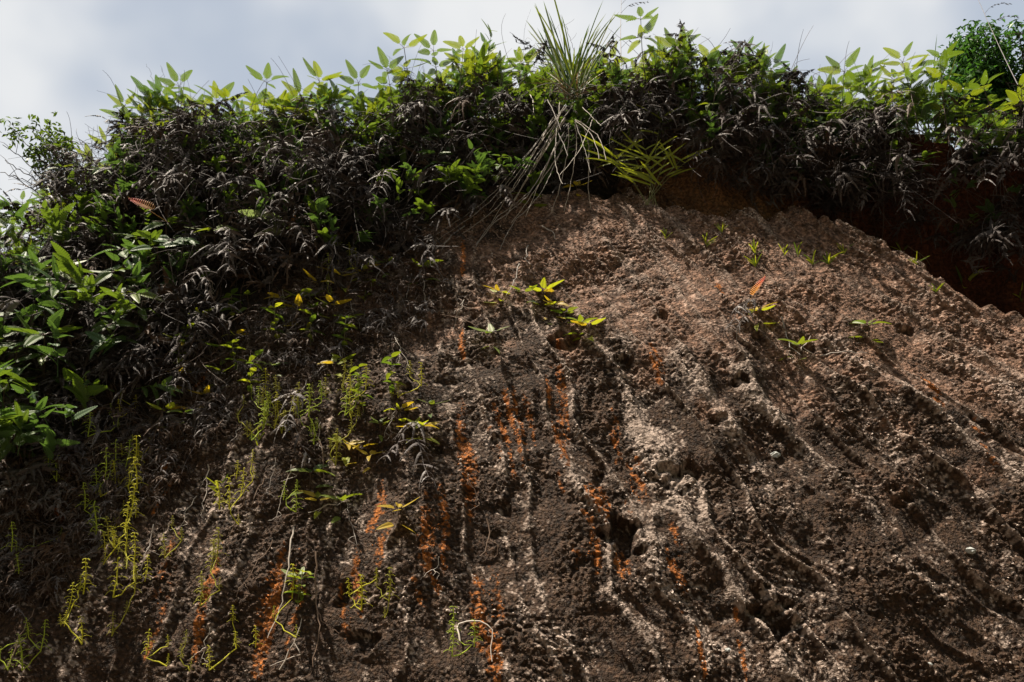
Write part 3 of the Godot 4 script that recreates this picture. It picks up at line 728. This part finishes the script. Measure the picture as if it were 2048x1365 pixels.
func grass_clump(where: Vector3, label: String, greens: int, dries: int, height: float, spread: float, stout: bool) -> Node3D:
	var g := thing("grass_clump", where, label, "grass")
	for k in greens:
		var a := rnd(-1, 1) * spread
		var dir := Vector3(sin(a), cos(a), rnd(-0.25, 0.25))
		var big := stout and k < 6
		part("blade", grass_blade(Vector3(rnd(-0.05, 0.05), 0, rnd(-0.05, 0.05)), dir, height * (rnd(0.92, 1.1) if big else rnd(0.5, 1.0)), 0.009 if big else rnd(0.004, 0.007), rnd(0.02, 0.12) if big else rnd(0.05, 0.4), 10), green([1, 0, 1, 2][k % 4]), g)
	for k in dries:
		var a := rnd(-1, 1) * 1.05
		var dir := Vector3(sin(a), maxf(0.15, cos(a)), rnd(-0.2, 0.5))
		part("dry_blade", grass_blade(Vector3(rnd(-0.06, 0.06), -0.02, rnd(-0.05, 0.05)), dir, height * rnd(0.25, 0.6), rnd(0.0018, 0.0032), rnd(0.1, 0.9)), straw([0, 0, 2, 0, 1][k % 5]), g)
	return g

func straw(k: int) -> StandardMaterial3D:
	match k:
		0: return mat("straw_brown", Color(0.13, 0.07, 0.03), 0.55, Color(0.12, 0.06, 0.02))
		1: return mat("straw_pale", Color(0.34, 0.27, 0.20), 0.5)
	return mat("straw_grey", Color(0.22, 0.18, 0.15), 0.5)

func seed_stalk(foot: Vector3, top: Vector3, heads: Array, label: String) -> void:
	var o := thing("seed_stalk", foot, label, "grass stalk")
	var h := top - foot
	var path := bend(Vector3(0, -0.1, 0), h, Vector3(-0.03, 0, 0), 9)
	var s := Shape.new(); s.tube(path, 0.006, 0.002, 4)
	part("stem", s.mesh(), mat("stalk_grey", Color(0.10, 0.085, 0.09), 0.6), o)
	for t in heads:
		var i := clampi(int(t * 8.0), 0, 7)
		var hub: Vector3 = path[i].lerp(path[i + 1], t * 8.0 - i)
		var b := Shape.new()
		var br := bend(hub, hub + Vector3(0.26, 0.10, 0.05), Vector3(-0.02, 0.05, 0), 9)
		b.tube(br, 0.002, 0.001, 3)
		for k in range(3, 9):
			for m in 2: b.ribbon(bend(br[k], br[k] + Vector3(rnd(0.01, 0.05), rnd(-0.03, 0.01), rnd(-0.02, 0.02)), Vector3.ZERO, 4), Vector3(0, 0.7, 0.7), 0.004, 0.3)
		part("seed_head", b.mesh(), mat("stalk_grey", Color.WHITE), o)

func broad_grass(where: Vector3) -> void:
	var g := thing("reed_tuft", where, "bright green broad leaved reed tuft on the clay rim below the crest", "reed")
	for k in 9:
		var a := lerpf(-0.65, 0.75, k / 8.0) + rnd(-0.1, 0.1)
		var len := rnd(0.25, 0.5) if k != 5 else 0.72
		var path := bend(Vector3(rnd(-0.05, 0.05), -0.03, 0), Vector3(sin(a) * len, cos(a) * len, rnd(0.0, 0.25) * len), Vector3(0, 0.02, 0), 6)
		var s := Shape.new(); s.tube(path, 0.003, 0.0015, 4)
		var culm := part("culm", s.mesh(), mat("stalk_green", Color(0.12, 0.12, 0.04), 0.6), g)
		for m in range(2, 6):
			for w in (2 if m == 5 else 1):
				var side := (1.0 if (m + w) % 2 else -1.0)
				var dir := Vector3(side * rnd(0.5, 1.1) + sin(a) * 0.4, rnd(0.15, 1.0), rnd(-0.3, 0.6)).normalized()
				part("leaf", grass_blade(path[m], dir, rnd(0.16, 0.30), rnd(0.007, 0.011), rnd(0.0, 0.3), 7), green(5), culm)

func build_grasses() -> void:
	var foot := crest_point(0.47, -0.38) + Vector3(0, -0.24, 0)
	grass_clump(foot, "tall green grass clump with straw base standing on the crest", 64, 36, 0.98, 0.36, true)
	var f2 := crest_point(3.15, 0.15)
	grass_clump(f2 + Vector3(0, 0.3, 0), "thin arching grass clump on the crest near the leafy tree", 14, 6, 0.95, 0.75, false)
	var f3 := crest_point(-1.9, 0.2)
	grass_clump(f3 + Vector3(0, 0.15, 0), "low thin grass tuft among the ferns next to the twiggy shrub", 12, 4, 0.7, 0.7, false)
	broad_grass(surf(0.98, 4.97) + Vector3(0, 0, 0.08))
	seed_stalk(crest_point(4.1, 0.6), Vector3(STALK_TOP[0], STALK_TOP[1], STALK_TOP[2]), [0.62, 0.72, 0.80], "thin grey seed stalk rising beside the leafy tree")
	seed_stalk(crest_point(0.95, 0.1), Vector3(STALK2_TOP[0], STALK2_TOP[1], STALK2_TOP[2]), [0.55, 0.85, 0.93], "thin grey seed stalk rising just behind the tall grass clump")
	for k in GRASS_SPROUTS.size():
		var q = GRASS_SPROUTS[k]
		var p := surf(q[0], q[1])
		var on := "below the crest" if q[0] > 1.0 else "on the dark crust"
		var g := thing("grass_sprout", p, "small bright grass sprout rooted in the clay " + on, "grass sprout", "grass sprouts " + on)
		var sz := 1.9 if k == 11 else rnd(0.7, 1.15)
		for m in rng.randi_range(5, 8):
			var a := rnd(-1.1, 1.1)
			part("blade", grass_blade(Vector3(0, rnd(-0.01, 0.03), 0), Vector3(sin(a), cos(a), rnd(0.1, 0.8)), rnd(0.05, 0.12) * sz, rnd(0.0035, 0.006) * sz, rnd(0.0, 0.3), 6), green([5, 0, 5, 1][m % 4]), g)

# ------------------------------------------------------------------ roots and dry stems
func build_roots() -> void:
	var bark := [mat("root_pale", Color(0.36, 0.31, 0.27), 0.6), mat("root_grey", Color(0.22, 0.19, 0.17), 0.65), mat("root_brown", Color(0.15, 0.095, 0.065), 0.7)]
	for k in HANGING.size():
		var path := []
		for q in HANGING[k]: path.append(Vector3(q[0], q[1], q[2]))
		path = smooth(path, 0.003)
		var s := Shape.new(); s.tube(path, rnd(0.0028, 0.0048), rnd(0.0015, 0.0025), 5)
		var at: Vector3 = path[0]
		var o := part("hanging_root", shifted(s, -at).mesh(), bark[0 if k % 3 else 1], self); o.position = at
		tag(o, "pale bare root hanging from the tall grass clump down to the clay", "root", "roots under the grass clump")
	for k in ROOTS.size():
		var path := []
		for q in ROOTS[k]: path.append(surf(q[0], q[1]) + Vector3(0, 0, rnd(0.012, 0.035)))
		path = smooth(path, 0.008)
		var s := Shape.new(); s.tube(path, rnd(0.0035, 0.006), 0.002, 5)
		if k % 2:
			var m: Vector3 = path[path.size() / 2]
			s.tube(smooth([m, m + Vector3(rnd(-0.06, 0.06), -0.05, 0.01), m + Vector3(rnd(-0.12, 0.12), -0.1, 0.0)], 0.006), 0.0028, 0.0012, 4)
		var at: Vector3 = path[0]
		var o := part("dry_root", shifted(s, -at).mesh(), bark[k % 3], self); o.position = at
		var on := "pinkish upper clay" if pinkness(ROOTS[k][0][0], ROOTS[k][0][1]) > 0.5 else "dark lower crust"
		tag(o, "thin %s root trailing over the %s" % [["pale", "grey", "brown"][k % 3], on], "root", "%s roots on the %s" % [["pale", "grey", "brown"][k % 3], on])

	for k in 44:   # dry stems strewn over the lower left
		var x := rnd(-2.4, -0.2); var y := rnd(1.95, 4.2)
		var path := []
		var slant := rnd(-0.5, 0.5); var run := rnd(0.08, 0.32)
		for m in 4: path.append(surf(x + slant * run * m / 3.0, y - run * m / 3.0) + Vector3(0, 0, rnd(0.01, 0.05)))
		path = smooth(path, 0.010)
		var s := Shape.new(); s.tube(path, rnd(0.002, 0.0032), 0.001, 4)
		for b in 2:
			var f: Vector3 = path[rng.randi_range(1, path.size() - 2)]
			s.tube(smooth([f, f + Vector3(rnd(-0.04, 0.04), -0.02, 0.01), f + Vector3(rnd(-0.08, 0.08), -0.05, 0.01)], 0.004), 0.0015, 0.0008, 3)
		var o := part("dry_twig", shifted(s, -path[0]).mesh(), bark[k % 3], self); o.position = path[0]
		tag(o, "thin %s dry twig lying among the club mosses" % ["pale", "grey", "brown"][k % 3], "twig", "%s dry twigs" % ["pale", "grey", "brown"][k % 3])

func shifted(s: Shape, by: Vector3) -> Shape:
	for k in s.v.size(): s.v[k] += by
	return s

func smooth(p: Array, wobble: float) -> Array:
	var c := Curve3D.new()
	for k in p.size():
		var t: Vector3 = (p[mini(k + 1, p.size() - 1)] - p[maxi(k - 1, 0)]) / 5.0
		c.add_point(p[k], -t, t)
	var out := []
	var n := clampi(int(c.get_baked_length() / 0.035), 6, 40)
	for k in n + 1:
		out.append(c.sample_baked(c.get_baked_length() * k / n) + (Vector3(rnd(-1, 1), rnd(-1, 1), rnd(-0.5, 0.5)) * wobble if k > 0 and k < n else Vector3.ZERO))
	return out

# ------------------------------------------------------------------ club moss
func sprig_mesh() -> ArrayMesh:
	var s := Shape.new()
	s.tube([Vector3.ZERO, Vector3(0.03, 0.5, 0), Vector3(0, 1, 0.05)], 0.020, 0.010, 4)
	for k in 8:
		var t := 0.15 + 0.83 * k / 7.0
		var reach := 0.34 * (1.05 - t * 0.7)
		for m in 2:
			var az := m * PI + k * 1.9 + rnd(-0.6, 0.6)
			var dir := Vector3(cos(az), 0.15, sin(az))
			var tip := Vector3(0, t, 0) + dir * reach * rnd(0.5, 1.2) + Vector3(0, -reach * rnd(0.0, 0.4), 0)
			var path := bend(Vector3(0, t, 0), tip, Vector3(0, reach * 0.2, 0), 5)
			s.tube(path, 0.007, 0.008, 3)
			for q in range(1, 5):
				for w in 3:
					var d := Vector3(rnd(-1, 1), rnd(-1, 1), rnd(-1, 1)).normalized()
					var c: Vector3 = path[q]
					var sd := d.cross(Vector3(0.3, 0.8, 0.5)).normalized() * 0.006
					s.tri(c - sd, c + sd, c + d * 0.04)
	return s.mesh()

func build_club_moss() -> void:
	var kinds := []
	for k in 6: kinds.append(sprig_mesh())
	for k in CLUBMOSS.size():
		var q = CLUBMOSS[k]
		var h: float = q[2]
		var foot := surf(q[0], q[1])
		var size := "tall " if h > 0.3 else ("short " if h < 0.16 else "")
		var tone: String = ["lime", "olive", "yellow green"][k % 3]
		var o := thing("club_moss", foot, "%s%s club moss climbing the dark crust" % [size, tone], "club moss", "%s%s club mosses" % [size, tone])
		var m := [mat("moss_lime", Color(0.42, 0.40, 0.03), 0.6, Color(0.42, 0.40, 0.02)), mat("moss_olive", Color(0.27, 0.26, 0.03), 0.6, Color(0.3, 0.28, 0.02)), mat("moss_yellow_green", Color(0.30, 0.36, 0.035), 0.6, Color(0.3, 0.38, 0.02))][k % 3] as StandardMaterial3D
		var path := []
		var steps := maxi(2, int(h / 0.075))
		var drift := rnd(-0.45, 0.45)
		for a in steps + 1:
			var t := float(a) / steps
			var x: float = q[0] + drift * h * t + 0.05 * sin(t * 6.0 + k)
			path.append(surf(x, q[1] + h * t) + Vector3(0, 0, 0.02 + 0.05 * absf(sin(t * 7.0 + k))) - foot)
		var s := Shape.new(); s.tube(smooth(path, 0.010), 0.003, 0.002, 4)
		part("runner", s.mesh(), m, o)
		for a in path.size():
			for w in (2 if h > 0.2 and a % 2 else 1):
				var sp := part("sprig", kinds[rng.randi() % 6], m, o)
				var up := Vector3(rnd(-0.9, 0.9), 1.0, rnd(0.0, 0.7))
				sp.transform = Transform3D(facing(Vector3(1, 0, 0), up).scaled_local(Vector3.ONE * (0.05 + 0.13 * pow(rng.randf(), 1.6))), path[a] + Vector3(rnd(-0.12, 0.12) if w else 0.0, 0, 0))

# ------------------------------------------------------------------ seedlings, red fronds, stones
func lance_leaf(length: float, width: float, droop: float) -> ArrayMesh:
	var s := Shape.new(); var p := []
	for k in 8:
		var t := k / 7.0
		p.append(Vector3(length * t, -droop * length * t * t, 0))
	s.ribbon(p, Vector3(0, 0, 1), width, 0.05, 0.3)
	return s.mesh()

func build_small_plants() -> void:
	var leaf := [lance_leaf(0.085, 0.016, 0.3), lance_leaf(0.075, 0.018, 0.1), lance_leaf(0.06, 0.016, 0.5)]
	for k in SEEDLINGS.size():
		var q = SEEDLINGS[k]
		var o := thing("shrub_seedling", surf(q[0], q[1]), "slender seedling with pairs of pointed leaves on the clay face", "seedling", "pointed leaf seedlings")
		var h := rnd(0.14, 0.26)
		var path := bend(Vector3(0, -0.03, -0.01), Vector3(rnd(-0.05, 0.05), h, rnd(0.03, 0.10)), Vector3(0, 0, 0.03), 6)
		var s := Shape.new(); s.tube(path, 0.003, 0.0015, 4)
		part("stem", s.mesh(), mat("stalk_green", Color(0.12, 0.12, 0.04), 0.6), o)
		for m in range(1, 6):
			var az := m * 1.4
			for sd in [0.0, PI]:
				var l := part("leaf", leaf[rng.randi() % 3], green([0, 1, 5, 0, 1][rng.randi() % 5]), o)
				l.transform = Transform3D(facing(Vector3(cos(az + sd), rnd(0.0, 0.5), sin(az + sd))).scaled_local(Vector3.ONE * rnd(0.8, 1.2)), path[m])
	# young red fronds
	red_frond(surf(RED[0], RED[1]) + Vector3(0, 0.02, 0.05), Vector3(0.6, 0.8, 0.25), 0.155, "young orange red fern frond on a grey lichen tuft in the clay", Color(0.85, 0.33, 0.03), Color(0.80, 0.07, 0.05))
	red_frond(surf(RED2[0], RED2[1]) + Vector3(0, 0.02, 0.35), Vector3(-1, 0.45, 0.1), 0.20, "young red fern frond jutting from the dark thatch", Color(0.50, 0.22, 0.05), Color(0.75, 0.08, 0.06))
	red_frond(surf(SPIKE[0], SPIKE[1]) + Vector3(0, 0.0, 0.15), Vector3(0.03, 1, 0.05), 0.22, "upright rusty brown fern spike above the pale frond", Color(0.22, 0.08, 0.03), Color(0.50, 0.20, 0.04))
	var pale := thing("fern_frond", surf(PALE[0], PALE[1]) + Vector3(0, 0.05, 0.15), "pale arching fern frond at the edge of the thatch", "fern frond")
	for k in 3:
		var l := part("leaflet", leaf_fine[k % 2], green(6), pale)
		l.transform = Transform3D((facing(Vector3([-1.0, -0.8, 0.9][k], [0.25, -0.1, 0.1][k], 0.4)) * Basis(Vector3.RIGHT, 0.5)).scaled_local(Vector3.ONE * [0.30, 0.2, 0.2][k]), Vector3(0, [0.04, -0.02, 0.0][k], 0))
	# stones
	for k in STONES.size():
		var q = STONES[k]
		var r: float = maxf(0.014, q[2] * 0.42)
		var s := Shape.new(); blob(s, Vector3(r, r * 0.62, r * 0.6), 40 + k, 0.28)
		var at := surf(q[0], q[1]) + Vector3(0, 0, r * 0.1)
		var o := part("stone", s.mesh(), mat("stone_pale", Color(0.33, 0.34, 0.33), 0.85), self); o.position = at
		tag(o, ["pale grey rounded stone set in the dark crust under the red frond", "pale grey stone stuck in the dark lower crust", "small pale pebble low on the clay face", "tiny pale pebble low on the clay face"][k], "stone")

func blob(s: Shape, size: Vector3, seed_: int, rough: float) -> void:
	var sp := SphereMesh.new(); sp.radial_segments = 12; sp.rings = 7
	var arr := sp.get_mesh_arrays()
	var vv: PackedVector3Array = arr[Mesh.ARRAY_VERTEX]; var ii: PackedInt32Array = arr[Mesh.ARRAY_INDEX]
	var pts := []
	for p in vv:
		var d := p.normalized()
		pts.append(d * size * (1.0 + rough * n5.get_noise_3d(d.x * 1.3 + seed_, d.y * 1.3, d.z * 1.3)))
	for k in range(0, ii.size(), 3): s.tri(pts[ii[k]], pts[ii[k + 1]], pts[ii[k + 2]])

func red_frond(at: Vector3, dir: Vector3, length: float, label: String, low: Color, high: Color) -> void:
	var o := thing("fern_frond", at, label, "fern frond")
	var leafy := comb_leaf(14, 1.0, 0.22, 0.05, 0.15, 0.0, 0.42)
	var cols := PackedColorArray()
	for p in leafy.v: cols.append(low.lerp(high, smoothstep(0.25, 0.85, p.x)))
	var arr := []; arr.resize(Mesh.ARRAY_MAX)
	arr[Mesh.ARRAY_VERTEX] = leafy.v; arr[Mesh.ARRAY_NORMAL] = leafy.n; arr[Mesh.ARRAY_INDEX] = leafy.i; arr[Mesh.ARRAY_COLOR] = cols
	var m := ArrayMesh.new(); m.add_surface_from_arrays(Mesh.PRIMITIVE_TRIANGLES, arr)
	var mt := mat("leaf_red", Color.WHITE, 0.5, Color(0.9, 0.9, 0.9)); mt.vertex_color_use_as_albedo = true
	var l := part("leaflet", m, mt, o)
	l.transform = Transform3D(facing(dir, Vector3(-0.5, 0.5, 0.7)).scaled_local(Vector3.ONE * length), Vector3.ZERO)
	var s := Shape.new(); s.tube(bend(-dir.normalized() * 0.09 + Vector3(0, -0.03, -0.05), dir.normalized() * length, Vector3.ZERO, 5), 0.003, 0.0015, 4)
	part("stalk", s.mesh(), mat("stalk_orange", Color(0.4, 0.2, 0.05), 0.6), o)

# ------------------------------------------------------------------ tree and shrub
func leafy_crown(s: Shape, tips: Array, per_tip: int, spread: float, leaf_len: float) -> void:
	for p in tips:
		for k in per_tip:
			var off := Vector3(rnd(-1, 1), rnd(-0.8, 0.8), rnd(-1, 1)) * spread
			var dir := Vector3(rnd(-1, 1), rnd(-0.9, 0.5), rnd(-1, 1)).normalized()
			var l := leaf_len * rnd(0.7, 1.2)
			var a: Vector3 = p + off
			var side := dir.cross(Vector3(rnd(-1, 1), 1, rnd(-1, 1))).normalized()
			var up := side.cross(dir) * 0.15 * l
			s.quad(a, a + dir * l * 0.5 + side * l * 0.2 + up, a + dir * l, a + dir * l * 0.5)
			s.quad(a, a + dir * l * 0.5, a + dir * l, a + dir * l * 0.5 - side * l * 0.2 + up)

func build_tree() -> void:
	var c := Vector3(TREE[0], TREE[1], TREE[2])
	var foot := Vector3(c.x + 0.2, 5.6, c.z)
	var t := thing("broadleaf_tree", foot, "dark green leafy tree standing behind the crest", "tree")
	var trunk := Shape.new(); var limbs := Shape.new(); var leaves := Shape.new()
	var fork := c + Vector3(0.15, -0.7, 0) - foot
	trunk.tube(bend(Vector3(0, -0.5, 0), fork, Vector3(0.05, 0, 0), 8), 0.09, 0.055, 8)
	var tips := []
	for k in 46:
		var d := Vector3(rnd(-1, 1), rnd(-0.75, 1), rnd(-1, 1))
		if d.length() > 1.0: d = d.normalized()
		d = d.normalized() * pow(d.length(), 0.4)
		var tip := c - foot + d * Vector3(1.3, 1.0, 1.15) * (1.0 + 0.18 * n5.get_noise_3d(d.x, d.y, d.z))
		limbs.tube(bend(fork, tip, Vector3(rnd(-0.1, 0.1), 0.15, rnd(-0.1, 0.1)), 7), 0.022, 0.006, 4)
		tips.append(tip)
		for m in 3: tips.append(fork.lerp(tip, rnd(0.45, 0.9)) + Vector3(rnd(-0.2, 0.2), rnd(-0.2, 0.2), rnd(-0.2, 0.2)))
	leafy_crown(leaves, tips, 75, 0.21, 0.12)
	part("trunk", trunk.mesh(), mat("bark", Color(0.12, 0.10, 0.08), 0.9), t)
	part("limbs", limbs.mesh(), mat("bark", Color.WHITE), t)
	part("crown", leaves.mesh(), mat("leaf_tree", Color(0.022, 0.06, 0.012), 0.35, Color(0.05, 0.13, 0.015)), t)

func build_shrubs() -> void:
	var foot := Vector3(SHRUB_FOOT[0], SHRUB_FOOT[1] - 0.5, SHRUB_FOOT[2])
	var o := thing("twiggy_shrub", foot, "small leaved shrub arching out against the sky at the end of the bank", "shrub")
	var wood := Shape.new(); var leaves := Shape.new()
	var bare := Shape.new()
	for k in SHRUB.size():
		var q = SHRUB[k]
		var tip := Vector3(q[0], q[1], q[2]) - foot
		var path := smooth(bend(Vector3.ZERO, tip, Vector3(0.05, 0.16, 0), 7), 0.015)
		wood.tube(path, 0.010, 0.003, 5)
		for m in 5:
			var a: Vector3 = path[int(path.size() * rnd(0.45, 0.95))]
			var b := a + Vector3(rnd(-0.22, 0.12), rnd(0.0, 0.22), rnd(-0.1, 0.1))
			wood.tube(bend(a, b, Vector3(0, 0.03, 0), 5), 0.003, 0.0015, 3)
			if q[3] > 0: leafy_crown(leaves, [b, b.lerp(a, 0.4), b + Vector3(0, 0.04, 0)], 7, 0.055, 0.06)
		if q[3] > 0: leafy_crown(leaves, [tip, tip + Vector3(0.04, 0.04, 0), tip - Vector3(0.05, 0.02, 0)], 9, 0.06, 0.065)
	part("branches", wood.mesh(), mat("twig", Color(0.06, 0.045, 0.05), 0.7), o)
	part("foliage", leaves.mesh(), green(1), o)
	for k in BARE_TWIGS.size():
		var q = BARE_TWIGS[k]
		var base := Vector3(q[0], q[1], q[2])
		var s := Shape.new()
		var top := Vector3(q[3], q[4], q[5]) - base
		var path := smooth(bend(Vector3(0, -0.1, 0), top, Vector3(0.03, 0.0, 0), 6), 0.012)
		s.tube(path, 0.003, 0.0012, 3)
		for m in 3:
			var a: Vector3 = path[int(path.size() * rnd(0.4, 0.9))]
			s.tube(bend(a, a + Vector3(rnd(-0.1, 0.1), rnd(0.05, 0.12), 0), Vector3(0.01, 0, 0), 4), 0.0015, 0.001, 3)
		var t := part("bare_twig", s.mesh(), mat("twig", Color.WHITE), self); t.position = base
		tag(t, "thin bare twig standing above the fern crest", "twig", "bare twigs on the crest")

# ------------------------------------------------------------------ crumbs of soil
func build_crumbs() -> void:
	var shapes := []
	for k in 3:
		var s := Shape.new()
		var p := []
		for a in 6:
			var d := Vector3([1, -1, 0, 0, 0, 0][a], [0, 0, 1, -1, 0, 0][a], [0, 0, 0, 0, 1, -1][a])
			p.append((d + Vector3(rnd(-0.3, 0.3), rnd(-0.3, 0.3), rnd(-0.3, 0.3))) * rnd(0.7, 1.2))
		for f in [[0, 2, 4], [2, 1, 4], [1, 3, 4], [3, 0, 4], [2, 0, 5], [1, 2, 5], [3, 1, 5], [0, 3, 5]]:
			var a: Vector3 = p[f[0]]; var b: Vector3 = p[f[1]]; var c: Vector3 = p[f[2]]
			var m := (a + b + c) / 3.0 * 1.25
			s.tri(a, b, m); s.tri(b, c, m); s.tri(c, a, m)
		shapes.append(s.mesh())
	var places := [[], [], [], []]
	var made := 0
	while made < CRUMBS:
		var y := 1.65 + 3.7 * pow(rng.randf(), 0.9)
		var half := lerpf(2.7, 3.9, (y - 1.6) / 3.6)
		var x := rnd(-half, half)
		if y > look(rim_at, x) + 0.15: continue
		if y > look(lower_at, x) + 0.1 and x < 0.9: continue
		var pink := pinkness(x, y)
		var w := n0.get_noise_2d(x * 1.1, y * 1.1)
		var r := (x + 1.2) * exp(-0.2 * (5.5 - y)) + w * 0.045
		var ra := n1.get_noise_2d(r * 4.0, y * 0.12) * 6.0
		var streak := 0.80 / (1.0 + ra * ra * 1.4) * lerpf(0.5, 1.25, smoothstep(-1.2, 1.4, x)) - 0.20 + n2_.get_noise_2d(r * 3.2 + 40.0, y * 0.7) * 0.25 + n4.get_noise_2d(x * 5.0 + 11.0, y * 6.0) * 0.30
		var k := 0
		if streak + rnd(-0.15, 0.15) > 0.26: k = 2  # pale crumbs repeat the sunlit crest streaks painted on the bank
		elif rng.randf() < pink: k = 1
		elif rng.randf() < 0.05: k = 2
		for q in ORANGE:
			var e := Vector2((x - q[0]) / q[2], (y - q[1]) / q[3]).length()
			if e < rnd(-0.6, 1.1): k = 3
		made += 1
		var crumbly := 0.62 + 0.75 * n3.get_noise_2d(x * 1.6 + 30.0, y * 1.9)
		if rng.randf() > crumbly + 0.35: continue
		var sz := 0.0020 + (0.0075 if crumbly > 0.6 else 0.0045) * pow(rng.randf(), 4.0)
		var b := Basis.from_euler(Vector3(rnd(0, TAU), rnd(0, TAU), rnd(0, TAU))).scaled(Vector3(sz, sz * 0.8, sz))
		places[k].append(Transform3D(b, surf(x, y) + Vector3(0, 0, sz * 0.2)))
	thicket("soil_crumbs", shapes, places[0], mat("crumb_dark", Color(0.066, 0.039, 0.024), 0.9), "dark crumbs of soil clinging to the lower face", "soil crumbs")
	thicket("soil_crumbs", shapes, places[1], mat("crumb_pink", Color(0.235, 0.148, 0.108), 0.9), "pinkish crumbs of dry clay on the upper face", "soil crumbs")
	thicket("soil_crumbs", shapes, places[2], mat("crumb_pale", Color(0.43, 0.35, 0.305), 0.9), "clay crumbs coloured pale as sunlit grains in streaks down the face", "soil crumbs")
	thicket("soil_crumbs", shapes, places[3], mat("crumb_orange", Color(0.36, 0.12, 0.024), 0.9), "orange crumbs of raw clay where the dark crust has fallen away", "soil crumbs")
